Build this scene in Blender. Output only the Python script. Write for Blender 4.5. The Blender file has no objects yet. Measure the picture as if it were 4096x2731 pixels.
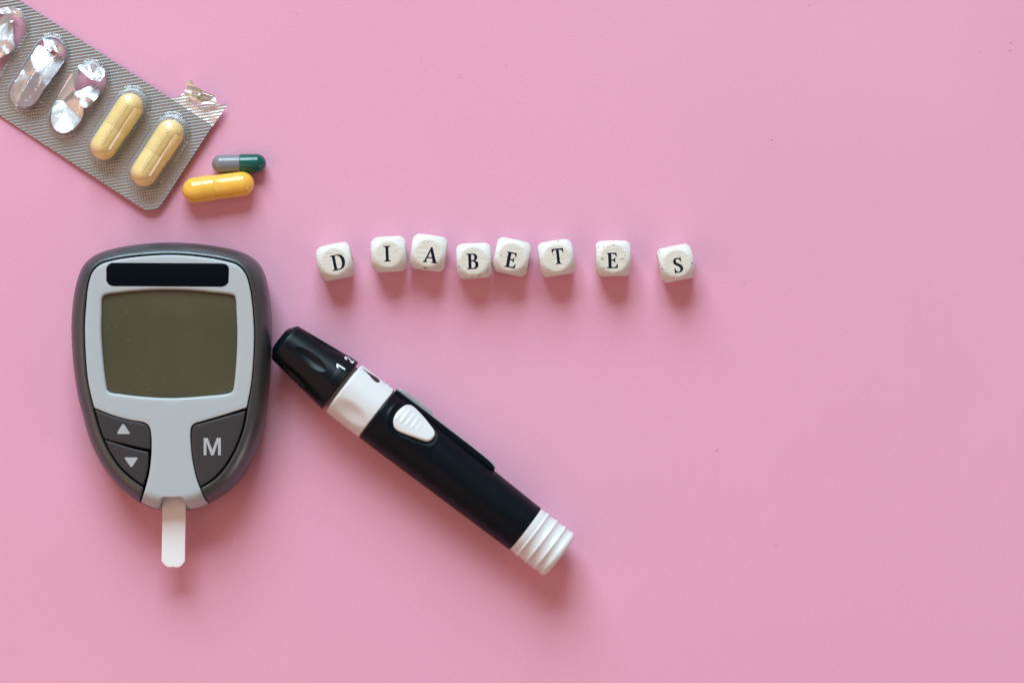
import bpy, math, random
import numpy as np
from mathutils import Vector, noise
from mathutils.geometry import delaunay_2d_cdt

random.seed(7)
rng = np.random.default_rng(7)
scene = bpy.context.scene
C = scene.collection
MM = 0.001
K = 0.075            # millimetres on the table per pixel of the 4096 px wide photograph
CAM_H = 900.0        # camera height over the table, mm

# ------------------------------------------------------------------ camera
cam = bpy.data.cameras.new('camera')
cam.sensor_width = 36.0
cam.lens = 36.0 * CAM_H / (4096 * K)
cam.clip_start = 0.01
cam.clip_end = 20.0
cam_o = bpy.data.objects.new('camera', cam)
cam_o.location = (0, 0, CAM_H * MM)
C.objects.link(cam_o)
scene.camera = cam_o

# ------------------------------------------------------------------ room light
world = bpy.data.worlds.new('World')
scene.world = world
world.use_nodes = True
wn = world.node_tree.nodes
wl = world.node_tree.links
wbg = wn['Background']
wbg.inputs['Strength'].default_value = 0.29
wtc = wn.new('ShaderNodeTexCoord')
wno = wn.new('ShaderNodeTexNoise')
wno.inputs['Scale'].default_value = 2.2
wno.inputs['Detail'].default_value = 1.0
wr = wn.new('ShaderNodeValToRGB')
wr.color_ramp.elements[0].position = 0.3
wr.color_ramp.elements[0].color = (0.96, 0.57, 0.42, 1)
wr.color_ramp.elements[1].position = 0.7
wr.color_ramp.elements[1].color = (1.0, 0.65, 0.50, 1)
wl.new(wtc.outputs['Generated'], wno.inputs['Vector'])
wl.new(wno.outputs['Fac'], wr.inputs['Fac'])
wl.new(wr.outputs['Color'], wbg.inputs['Color'])

def area(name, loc, target, sx, sy, power, color):
    L = bpy.data.lights.new(name, 'AREA')
    L.shape = 'RECTANGLE'
    L.size, L.size_y = sx, sy
    L.energy = power
    L.color = color
    o = bpy.data.objects.new(name, L)
    o.location = loc
    o.rotation_euler = (Vector(target) - Vector(loc)).to_track_quat('-Z', 'Y').to_euler()
    C.objects.link(o)
    return o

# the window behind the top edge of the picture: two by three panes
win_c = Vector((-0.34, 2.05, 1.36))
win_d = (Vector((0, 0, 0)) - win_c).normalized()
win_r = Vector((1, 0.16, 0)).normalized()
win_u = win_r.cross(win_d).normalized()
if win_u.z < 0:
    win_u = -win_u
for i in (-0.5, 0.5):
    for j in (-1, 0, 1):
        p = win_c + win_r * (i * 0.80) + win_u * (j * 0.50)
        area('window_pane_light', p, p + win_d, 0.74, 0.46, 16.5, (0.66, 0.88, 1.0))
# a second, weaker opening to the lower right of the table
area('side_window_light', (1.05, -0.75, 0.52), (0, 0, 0), 0.28, 0.55, 2.2, (1.0, 0.86, 0.80))

# added fill light, no real lamp: warms the left end of the table
area('warm_fill_light', (-0.80, -0.30, 0.66), (-0.15, 0, 0), 1.15, 1.3, 4.0, (1.0, 0.57, 0.41))

scene.render.engine = 'CYCLES'
scene.cycles.max_bounces = 12
scene.cycles.transparent_max_bounces = 24
scene.view_settings.view_transform = 'Standard'
scene.view_settings.look = 'None'
scene.view_settings.gamma = 1.0
scene.view_settings.exposure = 0.05
scene.view_settings.use_curve_mapping = False

# ------------------------------------------------------------------ helpers
ORIG = {}

def W(p, z=0.0):
    """pixels of the photograph -> millimetres in the scene, for a point z mm above the table"""
    p = np.asarray(p, float).reshape(-1, 2)
    s = ((CAM_H - np.asarray(z, float)) / CAM_H).reshape(-1, 1) if np.ndim(z) else (CAM_H - z) / CAM_H
    return np.column_stack([(p[:, 0] - 2048) * K, -(p[:, 1] - 1365.5) * K]) * s

def crop(pts, x0, y0, s):
    return [(x0 + s * x, y0 + s * y) for x, y in pts]

def thing(name, label, cat, org, group=None):
    o = bpy.data.objects.new(name, None)
    o.empty_display_size = 0.005
    o.location = Vector(org) * MM
    C.objects.link(o)
    ORIG[o.name] = Vector(org)
    tag(o, label, cat, group)
    return o

def tag(o, label=None, cat=None, group=None, kind=None):
    if label: o['label'] = label
    if cat: o['category'] = cat
    if group: o['group'] = group
    if kind: o['kind'] = kind
    return o

def make(name, verts, faces, mat, parent=None, smooth=True, sharp=None, org=None):
    """one mesh object from world-space millimetres"""
    if parent is not None:
        o0 = ORIG[parent.name]
    else:
        o0 = Vector(org) if org is not None else Vector((0, 0, 0))
    v = (np.asarray(verts, float) - np.array(o0)) * MM
    me = bpy.data.meshes.new(name)
    me.from_pydata([tuple(a) for a in v], [], [tuple(f) for f in faces])
    me.update()
    if smooth:
        me.polygons.foreach_set('use_smooth', [True] * len(me.polygons))
        if sharp:
            me.set_sharp_from_angle(angle=math.radians(sharp))
    me.materials.append(mat)
    o = bpy.data.objects.new(name, me)
    C.objects.link(o)
    if parent is not None:
        o.parent = parent
        ORIG[o.name] = o0
    else:
        o.location = o0 * MM
        ORIG[o.name] = o0
    return o

def resample(pts, step, closed=True):
    p = np.asarray(pts, float)
    if closed:
        p = np.vstack([p, p[:1]])
    seg = np.linalg.norm(np.diff(p, axis=0), axis=1)
    keep = np.concatenate([[True], seg > 1e-6])
    p = p[keep]
    seg = np.linalg.norm(np.diff(p, axis=0), axis=1)
    s = np.concatenate([[0], np.cumsum(seg)])
    n = max(4, int(round(s[-1] / step)))
    t = np.linspace(0, s[-1], n + 1)
    q = np.column_stack([np.interp(t, s, p[:, 0]), np.interp(t, s, p[:, 1])])
    return q[:-1] if closed else q

def catmull(pts, closed=False, n=10):
    p = np.asarray(pts, float)
    m = len(p)
    out = []
    rngi = range(m) if closed else range(m - 1)
    for i in rngi:
        if closed:
            a, b, c, d = p[(i - 1) % m], p[i], p[(i + 1) % m], p[(i + 2) % m]
        else:
            b, c = p[i], p[i + 1]
            a = p[i - 1] if i > 0 else 2 * b - c
            d = p[i + 2] if i + 2 < m else 2 * c - b
        # centripetal
        t0 = 0.0
        t1 = t0 + max(1e-6, np.linalg.norm(b - a)) ** 0.5
        t2 = t1 + max(1e-6, np.linalg.norm(c - b)) ** 0.5
        t3 = t2 + max(1e-6, np.linalg.norm(d - c)) ** 0.5
        for t in np.linspace(t1, t2, n, endpoint=False):
            A1 = (t1 - t) / (t1 - t0) * a + (t - t0) / (t1 - t0) * b
            A2 = (t2 - t) / (t2 - t1) * b + (t - t1) / (t2 - t1) * c
            A3 = (t3 - t) / (t3 - t2) * c + (t - t2) / (t3 - t2) * d
            B1 = (t2 - t) / (t2 - t0) * A1 + (t - t0) / (t2 - t0) * A2
            B2 = (t3 - t) / (t3 - t1) * A2 + (t - t1) / (t3 - t1) * A3
            out.append((t2 - t) / (t2 - t1) * B1 + (t - t1) / (t2 - t1) * B2)
    if not closed:
        out.append(p[-1])
    return np.array(out)

def path(*segs):
    """smooth runs joined at corners"""
    out = []
    for s in segs:
        q = catmull(s, False, 8) if len(s) > 2 else np.asarray(s, float)
        if out and np.linalg.norm(out[-1][-1] - q[0]) < 1e-6:
            q = q[1:]
        out.append(q)
    return np.vstack(out)

def inside(P, poly):
    x, y = P[:, 0], P[:, 1]
    r = np.zeros(len(P), bool)
    a = poly
    b = np.roll(poly, -1, axis=0)
    for i in range(len(a)):
        y1, y2 = a[i, 1], b[i, 1]
        if y1 == y2:
            continue
        m = (y1 > y) != (y2 > y)
        xi = (b[i, 0] - a[i, 0]) * (y - y1) / (y2 - y1) + a[i, 0]
        r ^= m & (x < xi)
    return r

def dist(P, poly, closed=True):
    a = poly if closed else poly[:-1]
    b = np.roll(poly, -1, axis=0) if closed else poly[1:]
    ab = b - a
    L2 = np.maximum((ab ** 2).sum(1), 1e-12)
    out = np.empty(len(P))
    for s in range(0, len(P), 1500):
        q = P[s:s + 1500, None, :] - a[None]
        t = np.clip((q * ab[None]).sum(2) / L2[None], 0, 1)
        e = q - t[..., None] * ab[None]
        out[s:s + 1500] = np.sqrt((e ** 2).sum(2)).min(1)
    return out

def sdf(P, poly):
    d = dist(P, poly)
    return np.where(inside(P, poly), d, -d)

def area2(poly):
    x, y = poly[:, 0], poly[:, 1]
    return 0.5 * np.sum(x * np.roll(y, -1) - np.roll(x, -1) * y)

def normals_in(poly):
    t = np.roll(poly, -1, axis=0) - np.roll(poly, 1, axis=0)
    t /= np.maximum(np.linalg.norm(t, axis=1, keepdims=True), 1e-9)
    n = np.column_stack([-t[:, 1], t[:, 0]])
    return n if area2(poly) > 0 else -n

def pad_mesh(loops, hfun, rr=0.3, depth=2.0, grid=1.0, extra=None, mapper=None, bottom=False, base=None):
    """a slab whose outline is loops[0] with holes loops[1:]: rounded edges of radius rr, top at hfun(x, y)"""
    loops = [np.asarray(l, float) for l in loops]
    rrs = rr if isinstance(rr, (list, tuple)) else [rr] * len(loops)
    def sd_all(P):
        ds = [sdf(P, loops[0])]
        for h in loops[1:]:
            ds.append(-sdf(P, h))
        return np.array(ds)
    pts, edges, k = [], [], 0
    for l in loops:
        n = len(l)
        pts.append(l)
        edges += [(k + i, k + (i + 1) % n) for i in range(n)]
        k += n
    cand = []
    for li, (l, r) in enumerate(zip(loops, rrs)):
        if r <= 0:
            continue
        nn = normals_in(l) * (1 if li == 0 else -1)
        for f in (0.08, 0.3, 0.62, 1.0):
            q = l + nn * (r * f)
            dd = sd_all(q).min(0)
            cand.append(q[dd > r * f * 0.93])
    rm = max(max(rrs), 0.02)
    lo, hi = loops[0].min(0), loops[0].max(0)
    gx, gy = np.meshgrid(np.arange(lo[0], hi[0], grid), np.arange(lo[1], hi[1], grid))
    g = np.column_stack([gx.ravel(), gy.ravel()])
    g[:, 0] += (np.round((g[:, 1] - lo[1]) / grid) % 2) * grid * 0.5
    dd = sd_all(g).min(0)
    g = g[dd > rm + 0.35 * grid]
    if extra is not None and len(extra):
        dd = sd_all(extra).min(0)
        ex = extra[dd > max(0.12, 0.2 * rm)]
        cand.append(ex)
        if len(g) and len(ex):
            # drop grid points that crowd the given ones
            keep = np.ones(len(g), bool)
            for s in range(0, len(g), 400):
                dm = np.sqrt(((g[s:s + 400, None] - ex[None]) ** 2).sum(2)).min(1)
                keep[s:s + 400] = dm > 0.45 * grid
            g = g[keep]
    cand.append(g)
    allp = np.vstack(pts + cand)
    res = delaunay_2d_cdt([Vector((float(a), float(b))) for a, b in allp], edges, [], 0, 1e-5)
    V = np.array([(v.x, v.y) for v in res[0]])
    F = [f for f in res[2]]
    tri = np.array([f for f in F if len(f) == 3], int)
    cen = V[tri].mean(1)
    ok = inside(cen, loops[0])
    for h in loops[1:]:
        ok &= ~inside(cen, h)
    tri = tri[ok]
    a, b, c = V[tri[:, 0]], V[tri[:, 1]], V[tri[:, 2]]
    cr = (b[:, 0] - a[:, 0]) * (c[:, 1] - a[:, 1]) - (b[:, 1] - a[:, 1]) * (c[:, 0] - a[:, 0])
    tri = tri[np.abs(cr) > 1e-9]
    cr = cr[np.abs(cr) > 1e-9]
    tri[cr < 0] = tri[cr < 0][:, ::-1]
    def zof(P):
        z = hfun(P[:, 0], P[:, 1])
        ds = np.abs(sd_all(P))
        e = np.zeros(len(P))
        for d, r in zip(ds, rrs):
            if r > 0:
                dd = np.clip(d, 0, r)
                e = np.maximum(e, r - np.sqrt(np.maximum(r * r - (r - dd) ** 2, 0)))
        return z - e
    Z = zof(V)
    verts = [np.column_stack([V, Z])]
    faces = [tuple(t) for t in tri]
    n0 = len(V)
    for li, l in enumerate(loops):
        zl = zof(l)
        n = len(l)
        zb = (zl - depth) if base is None else np.full(n, float(base))
        verts.append(np.column_stack([l, zl]))
        verts.append(np.column_stack([l, zb]))
        ccw = (area2(l) > 0) == (li == 0)
        for i in range(n):
            j = (i + 1) % n
            f = (n0 + i, n0 + n + i, n0 + n + j, n0 + j)
            faces.append(f if ccw else f[::-1])
        n0 += 2 * n
    if bottom:
        VB = np.column_stack([V, (Z - depth) if base is None else np.full(len(V), float(base))])
        verts.append(VB)
        faces += [(t[2] + n0, t[1] + n0, t[0] + n0) for t in tri]
    v = np.vstack(verts)
    if mapper is not None:
        v = mapper(v)
    return v, faces

def pad(name, loops, hfun, mat, parent=None, org=None, smooth=True, **kw):
    v, f = pad_mesh(loops, hfun, **kw)
    return make(name, v, f, mat, parent, smooth, None, org)

def const(z):
    return lambda x, y: np.full(np.shape(x), float(z))

# ------------------------------------------------------------------ materials
def mat(name, color, rough=0.5, metal=0.0, spec=0.5, coat=0.0, coat_rough=0.05, sss=0.0, sss_r=None):
    m = bpy.data.materials.new(name)
    m.use_nodes = True
    b = m.node_tree.nodes['Principled BSDF']
    b.inputs['Base Color'].default_value = (*color, 1)
    b.inputs['Roughness'].default_value = rough
    b.inputs['Metallic'].default_value = metal
    b.inputs['Specular IOR Level'].default_value = spec
    b.inputs['Coat Weight'].default_value = coat
    b.inputs['Coat Roughness'].default_value = coat_rough
    if sss:
        b.inputs['Subsurface Weight'].default_value = sss
        b.inputs['Subsurface Radius'].default_value = sss_r or (1, 0.6, 0.3)
        b.inputs['Subsurface Scale'].default_value = 0.001
    return m

def nodes(m):
    return m.node_tree.nodes, m.node_tree.links, m.node_tree.nodes['Principled BSDF']

def add_noise(m, scale, detail=3.0, stretch=None, coord='Object'):
    n, l, b = nodes(m)
    tc = n.new('ShaderNodeTexCoord')
    t = n.new('ShaderNodeTexNoise')
    t.inputs['Scale'].default_value = scale
    t.inputs['Detail'].default_value = detail
    if stretch:
        mp = n.new('ShaderNodeMapping')
        mp.inputs['Scale'].default_value = stretch
        l.new(tc.outputs[coord], mp.inputs['Vector'])
        l.new(mp.outputs['Vector'], t.inputs['Vector'])
    else:
        l.new(tc.outputs[coord], t.inputs['Vector'])
    return t

def add_bump(m, src, strength, distance):
    n, l, b = nodes(m)
    bp = n.new('ShaderNodeBump')
    bp.inputs['Strength'].default_value = strength
    bp.inputs['Distance'].default_value = distance
    l.new(src, bp.inputs['Height'])
    old = b.inputs['Normal'].links
    if old:
        l.new(old[0].from_socket, bp.inputs['Normal'])
    l.new(bp.outputs['Normal'], b.inputs['Normal'])
    return bp

def vary(m, src, c0, c1, p0=0.35, p1=0.65, socket='Base Color'):
    n, l, b = nodes(m)
    r = n.new('ShaderNodeValToRGB')
    r.color_ramp.elements[0].position = p0
    r.color_ramp.elements[1].position = p1
    r.color_ramp.elements[0].color = (*c0, 1)
    r.color_ramp.elements[1].color = (*c1, 1)
    l.new(src, r.inputs['Fac'])
    l.new(r.outputs['Color'], b.inputs[socket])
    return r

# pink paper
M_paper = mat('pink_paper', (0.76, 0.36, 0.53), 0.85, spec=0.25)
t = add_noise(M_paper, 9.0, 4.0)
vary(M_paper, t.outputs['Fac'], (0.752, 0.366, 0.503), (0.776, 0.382, 0.522))
t = add_noise(M_paper, 2600.0, 2.0)
n, l, b = nodes(M_paper)
gm = n.new('ShaderNodeMix'); gm.data_type = 'RGBA'; gm.blend_type = 'MULTIPLY'; gm.inputs['Factor'].default_value = 1.0
gn = add_noise(M_paper, 1700.0, 2.0)
gc = n.new('ShaderNodeValToRGB')
gc.color_ramp.elements[0].position = 0.3; gc.color_ramp.elements[0].color = (0.94, 0.92, 0.93, 1)
gc.color_ramp.elements[1].position = 0.7; gc.color_ramp.elements[1].color = (1, 1, 1, 1)
l.new(gn.outputs['Fac'], gc.inputs['Fac'])
src = b.inputs['Base Color'].links[0].from_socket
l.new(src, gm.inputs['A']); l.new(gc.outputs['Color'], gm.inputs['B']); l.new(gm.outputs['Result'], b.inputs['Base Color'])
add_bump(M_paper, t.outputs['Fac'], 0.35, 0.00012)

# meter
M_rim = mat('gunmetal_paint', (0.07, 0.07, 0.075), 0.34, metal=0.65, spec=0.5)
t = add_noise(M_rim, 2400.0, 2.0)
add_bump(M_rim, t.outputs['Fac'], 0.12, 0.00006)
vary(M_rim, t.outputs['Fac'], (0.084, 0.096, 0.103), (0.102, 0.116, 0.123))
M_plate = mat('pale_grey_plastic', (0.412, 0.462, 0.482), 0.42, spec=0.4)
t = add_noise(M_plate, 2200.0, 2.0)
add_bump(M_plate, t.outputs['Fac'], 0.18, 0.00006)
M_button = mat('charcoal_rubber', (0.036, 0.034, 0.037), 0.48, spec=0.35)
t = add_noise(M_button, 2600.0, 2.0)
add_bump(M_button, t.outputs['Fac'], 0.3, 0.00008)
M_inner = mat('dark_interior', (0.012, 0.012, 0.014), 0.7, spec=0.2)
M_print = mat('grey_print', (0.40, 0.43, 0.45), 0.5, spec=0.3)
M_label = mat('black_label', (0.001, 0.003, 0.0065), 0.5, spec=0.06)
M_lcd = mat('lcd_glass', (0.070, 0.059, 0.031), 0.10, spec=0.45)
t = add_noise(M_lcd, 55.0, 2.0)
vary(M_lcd, t.outputs['Fac'], (0.066, 0.066, 0.037), (0.082, 0.076, 0.047))

# lancing pen
M_black = mat('matte_black_plastic', (0.0012, 0.0042, 0.0085), 0.42, spec=0.14)
t = add_noise(M_black, 1400.0, 3.0)
add_bump(M_black, t.outputs['Fac'], 0.10, 0.00006)
t2 = add_noise(M_black, 160.0, 4.0)
n, l, b = nodes(M_black)
mr = n.new('ShaderNodeMapRange')
mr.inputs['To Min'].default_value = 0.33
mr.inputs['To Max'].default_value = 0.46
l.new(t2.outputs['Fac'], mr.inputs['Value'])
l.new(mr.outputs['Result'], b.inputs['Roughness'])
M_white = mat('white_plastic', (0.66, 0.68, 0.685), 0.38, spec=0.45)
M_neck = mat('taupe_plastic', (0.17, 0.145, 0.14), 0.5)
M_clipgrey = mat('grey_clip_plastic', (0.33, 0.34, 0.35), 0.4)
M_ink = mat('white_ink', (0.74, 0.78, 0.80), 0.5)
M_capblack = mat('satin_black_plastic', (0.0012, 0.0042, 0.0075), 0.35, spec=0.19)
M_drop = mat('dark_drop_mark', (0.012, 0.006, 0.012), 0.35)

# strip
M_strip = mat('strip_film', (0.82, 0.84, 0.865), 0.45, spec=0.4)
M_tip = mat('strip_tip_film', (0.70, 0.62, 0.66), 0.3)

# dice
M_die = mat('painted_wood', (0.78, 0.77, 0.73), 0.55, spec=0.3)
n, l, b = nodes(M_die)
tc = n.new('ShaderNodeTexCoord')
oi = n.new('ShaderNodeObjectInfo')
off = n.new('ShaderNodeVectorMath'); off.operation = 'SCALE'
cmb = n.new('ShaderNodeCombineXYZ')
for s in ('X', 'Y', 'Z'):
    l.new(oi.outputs['Random'], cmb.inputs[s])
l.new(cmb.outputs[0], off.inputs[0]); off.inputs['Scale'].default_value = 3.7
ad = n.new('ShaderNodeVectorMath'); ad.operation = 'ADD'
l.new(tc.outputs['Object'], ad.inputs[0]); l.new(off.outputs[0], ad.inputs[1])
def dn(scale, detail, stretch):
    mp = n.new('ShaderNodeMapping'); mp.inputs['Scale'].default_value = stretch
    l.new(ad.outputs[0], mp.inputs['Vector'])
    t = n.new('ShaderNodeTexNoise'); t.inputs['Scale'].default_value = scale; t.inputs['Detail'].default_value = detail
    l.new(mp.outputs[0], t.inputs['Vector'])
    return t
att = n.new('ShaderNodeAttribute'); att.attribute_name = 'flat'
grain = dn(900.0, 4.0, (0.35, 2.2, 1.0))
wear = dn(420.0, 3.0, (0.55, 1.5, 1.5))
cream = n.new('ShaderNodeMix'); cream.data_type = 'RGBA'
cream.inputs['A'].default_value = (0.75, 0.75, 0.725, 1)
cream.inputs['B'].default_value = (0.70, 0.68, 0.605, 1)
l.new(att.outputs['Fac'], cream.inputs['Factor'])
gr = n.new('ShaderNodeMix'); gr.data_type = 'RGBA'; gr.blend_type = 'MULTIPLY'
grr = n.new('ShaderNodeValToRGB')
grr.color_ramp.elements[0].position = 0.36; grr.color_ramp.elements[0].color = (0.87, 0.85, 0.81, 1)
grr.color_ramp.elements[1].position = 0.62; grr.color_ramp.elements[1].color = (1, 1, 1, 1)
l.new(grain.outputs['Fac'], grr.inputs['Fac'])
gr.inputs['Factor'].default_value = 0.8
l.new(cream.outputs['Result'], gr.inputs['A']); l.new(grr.outputs['Color'], gr.inputs['B'])
wr2 = n.new('ShaderNodeValToRGB')
wr2.color_ramp.elements[0].position = 0.74; wr2.color_ramp.elements[0].color = (0, 0, 0, 1)
wr2.color_ramp.elements[1].position = 0.77; wr2.color_ramp.elements[1].color = (0.85, 0.85, 0.85, 1)
l.new(wear.outputs['Fac'], wr2.inputs['Fac'])
wm = n.new('ShaderNodeMix'); wm.data_type = 'RGBA'
l.new(wr2.outputs['Color'], wm.inputs['Factor'])
l.new(gr.outputs['Result'], wm.inputs['A']); wm.inputs['B'].default_value = (0.22, 0.14, 0.09, 1)
l.new(wm.outputs['Result'], b.inputs['Base Color'])
add_bump(M_die, grain.outputs['Fac'], 0.5, 0.00024)
M_letter = mat('black_stamp_ink', (0.0075, 0.010, 0.019), 0.6, spec=0.08)
t = add_noise(M_letter, 2500.0, 3.0)
vary(M_letter, t.outputs['Fac'], (0.004, 0.006, 0.013), (0.012, 0.017, 0.03), 0.4, 0.75)

# foil: embossed waffle given as a change of the surface normal
def emboss(m, k):
    n, l, b = nodes(m)
    ang = math.radians(9.0)
    g = n.new('ShaderNodeNewGeometry')
    tc = n.new('ShaderNodeTexCoord')
    da = (math.cos(ang), math.sin(ang), 0)
    db = (-math.sin(ang), math.cos(ang), 0)
    def wave(d, pitch, am):
        dt = n.new('ShaderNodeVectorMath'); dt.operation = 'DOT_PRODUCT'
        l.new(tc.outputs['Object'], dt.inputs[0]); dt.inputs[1].default_value = d
        mu = n.new('ShaderNodeMath'); mu.operation = 'MULTIPLY'; mu.inputs[1].default_value = 2 * math.pi / pitch
        l.new(dt.outputs['Value'], mu.inputs[0])
        fr = n.new('ShaderNodeMath'); fr.operation = 'SINE'
        l.new(mu.outputs[0], fr.inputs[0])
        sb = n.new('ShaderNodeMath'); sb.operation = 'MULTIPLY'; sb.inputs[1].default_value = k * am
        l.new(fr.outputs[0], sb.inputs[0])
        sc = n.new('ShaderNodeVectorMath'); sc.operation = 'SCALE'; sc.inputs[0].default_value = d
        l.new(sb.outputs[0], sc.inputs['Scale'])
        return sc
    wa, wb = wave(da, 10.5 * K * MM, 0.75), wave(db, 12.6 * K * MM, 1.0)
    a1 = n.new('ShaderNodeVectorMath'); a1.operation = 'ADD'
    l.new(wa.outputs[0], a1.inputs[0]); l.new(wb.outputs[0], a1.inputs[1])
    a2 = n.new('ShaderNodeVectorMath'); a2.operation = 'ADD'
    l.new(g.outputs['Normal'], a2.inputs[0]); l.new(a1.outputs[0], a2.inputs[1])
    nm = n.new('ShaderNodeVectorMath'); nm.operation = 'NORMALIZE'
    l.new(a2.outputs[0], nm.inputs[0])
    l.new(nm.outputs[0], b.inputs['Normal'])
M_foil = mat('embossed_foil_under_plastic', (0.42, 0.455, 0.47), 0.36, metal=1.0)
emboss(M_foil, 0.17)
M_tab = mat('bare_embossed_foil', (0.82, 0.87, 0.90), 0.36, metal=1.0)
emboss(M_tab, 0.20)
M_crumple = mat('crumpled_foil', (0.82, 0.88, 0.92), 0.34, metal=1.0)
t = add_noise(M_crumple, 420.0, 3.0)
add_bump(M_crumple, t.outputs['Fac'], 0.12, 0.0004)

# clear thermoformed plastic
def clear(name, dents):
    m = bpy.data.materials.new(name)
    m.use_nodes = True
    n, l = m.node_tree.nodes, m.node_tree.links
    n.remove(n['Principled BSDF'])
    out = n['Material Output']
    tr = n.new('ShaderNodeBsdfTransparent'); tr.inputs['Color'].default_value = (0.985, 0.985, 0.985, 1)
    gl = n.new('ShaderNodeBsdfGlossy'); gl.inputs['Roughness'].default_value = 0.07; gl.inputs['Color'].default_value = (0.95, 0.95, 0.95, 1)
    df = n.new('ShaderNodeBsdfDiffuse'); df.inputs['Color'].default_value = (0.7, 0.7, 0.7, 1)
    fr = n.new('ShaderNodeLayerWeight'); fr.inputs['Blend'].default_value = 0.5
    p5 = n.new('ShaderNodeMath'); p5.operation = 'POWER'; p5.inputs[1].default_value = 5.0
    l.new(fr.outputs['Facing'], p5.inputs[0])
    mu = n.new('ShaderNodeMath'); mu.operation = 'MULTIPLY_ADD'; mu.inputs[1].default_value = 0.8; mu.inputs[2].default_value = 0.075; mu.use_clamp = True
    l.new(p5.outputs[0], mu.inputs[0])
    tint = n.new('ShaderNodeMix'); tint.data_type = 'RGBA'
    tint.inputs['A'].default_value = (0.985, 0.985, 0.985, 1); tint.inputs['B'].default_value = (0.36, 0.37, 0.37, 1)
    l.new(tint.outputs['Result'], tr.inputs['Color'])
    m0 = n.new('ShaderNodeMixShader')
    p3 = n.new('ShaderNodeMath'); p3.operation = 'POWER'; p3.inputs[1].default_value = 2.2
    l.new(fr.outputs['Facing'], p3.inputs[0])
    ma = n.new('ShaderNodeMath'); ma.operation = 'MULTIPLY_ADD'; ma.inputs[1].default_value = 0.55; ma.inputs[2].default_value = 0.015; ma.use_clamp = True
    l.new(p3.outputs[0], ma.inputs[0]); l.new(p3.outputs[0], tint.inputs['Factor']); l.new(ma.outputs[0], m0.inputs[0])
    l.new(tr.outputs[0], m0.inputs[1]); l.new(df.outputs[0], m0.inputs[2])
    m1 = n.new('ShaderNodeMixShader')
    l.new(mu.outputs[0], m1.inputs[0]); l.new(m0.outputs[0], m1.inputs[1]); l.new(gl.outputs[0], m1.inputs[2])
    l.new(m1.outputs[0], out.inputs['Surface'])
    if dents:
        tc = n.new('ShaderNodeTexCoord')
        t = n.new('ShaderNodeTexNoise'); t.inputs['Scale'].default_value = 260.0; t.inputs['Detail'].default_value = 2.0
        bp = n.new('ShaderNodeBump'); bp.inputs['Strength'].default_value = dents; bp.inputs['Distance'].default_value = 0.001
        l.new(tc.outputs['Object'], t.inputs['Vector']); l.new(t.outputs['Fac'], bp.inputs['Height'])
        l.new(bp.outputs[0], gl.inputs['Normal']); l.new(bp.outputs[0], fr.inputs['Normal'])
    return m
M_dome = clear('clear_blister', 0.0)
M_dome_open = clear('clear_blister_dented', 0.45)

# capsules
M_yellow = mat('yellow_gelatin', (0.80, 0.40, 0.035), 0.11, spec=0.5, sss=0.25, sss_r=(1.5, 0.8, 0.2))
t = add_noise(M_yellow, 300.0, 3.0)
vary(M_yellow, t.outputs['Fac'], (0.85, 0.47, 0.065), (0.88, 0.53, 0.095))
M_pale = mat('pale_yellow_gelatin', (0.74, 0.54, 0.17), 0.30, spec=0.4, sss=0.15)
t = add_noise(M_pale, 420.0, 4.0)
vary(M_pale, t.outputs['Fac'], (0.90, 0.69, 0.27), (0.94, 0.76, 0.35))
M_greycap = mat('grey_gelatin', (0.20, 0.20, 0.225), 0.22, spec=0.5)
M_greencap = mat('green_gelatin', (0.003, 0.085, 0.068), 0.16, spec=0.5)

# ------------------------------------------------------------------ the table
S = 2600.0
xs = np.linspace(-S, S, 41)
v, f = [], []
for j in range(41):
    for i in range(41):
        v.append((xs[i], xs[j], 0.0))
for j in range(40):
    for i in range(40):
        a = j * 41 + i
        f.append((a, a + 1, a + 42, a + 41))
tab = make('tabletop', v, f, M_paper)
tag(tab, 'smooth pink paper surface under all the objects', None, None, 'structure')

# ------------------------------------------------------------------ glucose meter
c1 = lambda pts: crop(pts, 240, 920, 900 / 1764)
c2 = lambda pts: crop(pts, 240, 1560, 900 / 1907)
c3 = lambda pts: crop(pts, 1060, 1270, 700 / 1996)
c7 = lambda pts: crop(pts, 0, 0, 480 / 1344)
c8 = lambda pts: crop(pts, 330, 290, 760 / 2055)
ct = lambda pts: crop(pts, 680, 300, 250 / 1782)
cb = lambda pts: crop(pts, 1550, 1520, 460 / 1898)

ZS, ZT, RW = 8.5, 17.5, 5.0
outline_px = (c1([(870, 97), (1180, 120), (1400, 165), (1500, 212), (1560, 268), (1600, 342), (1640, 520), (1655, 700), (1658, 900), (1645, 1150), (1620, 1380)])
              + c2([(1730, 310), (1680, 480), (1600, 650), (1500, 790), (1400, 880), (1270, 955), (1190, 992), (1090, 1014), (965, 1022), (845, 1012), (755, 989), (670, 945), (600, 897), (500, 812), (400, 692), (320, 562), (250, 402), (190, 180)])
              + c1([(145, 1300), (110, 1060), (95, 850), (95, 700), (115, 500), (150, 360), (190, 275), (250, 215), (350, 165), (560, 120)]))
OUT = resample(catmull(W(outline_px, ZS), True, 10), 0.45)
_in = None

def hbody(x, y):
    P = np.column_stack([np.ravel(x), np.ravel(y)])
    d = np.clip(sdf(P, OUT), 0, RW)
    z = ZS + (ZT - ZS) * np.sqrt(np.maximum(1 - ((RW - d) / RW) ** 2, 0))
    return z.reshape(np.shape(x))

def on_body(px):
    p = np.asarray(px, float)
    z = np.full(len(p), ZT)
    for _ in range(5):
        q = W(p, z)
        z = hbody(q[:, 0], q[:, 1])
    return q

meter = thing('glucose_meter', 'dark grey blood glucose meter with pale faceplate and blank brown screen', 'glucose meter', (*W([(687, 1505)], 0)[0], 0))

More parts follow.
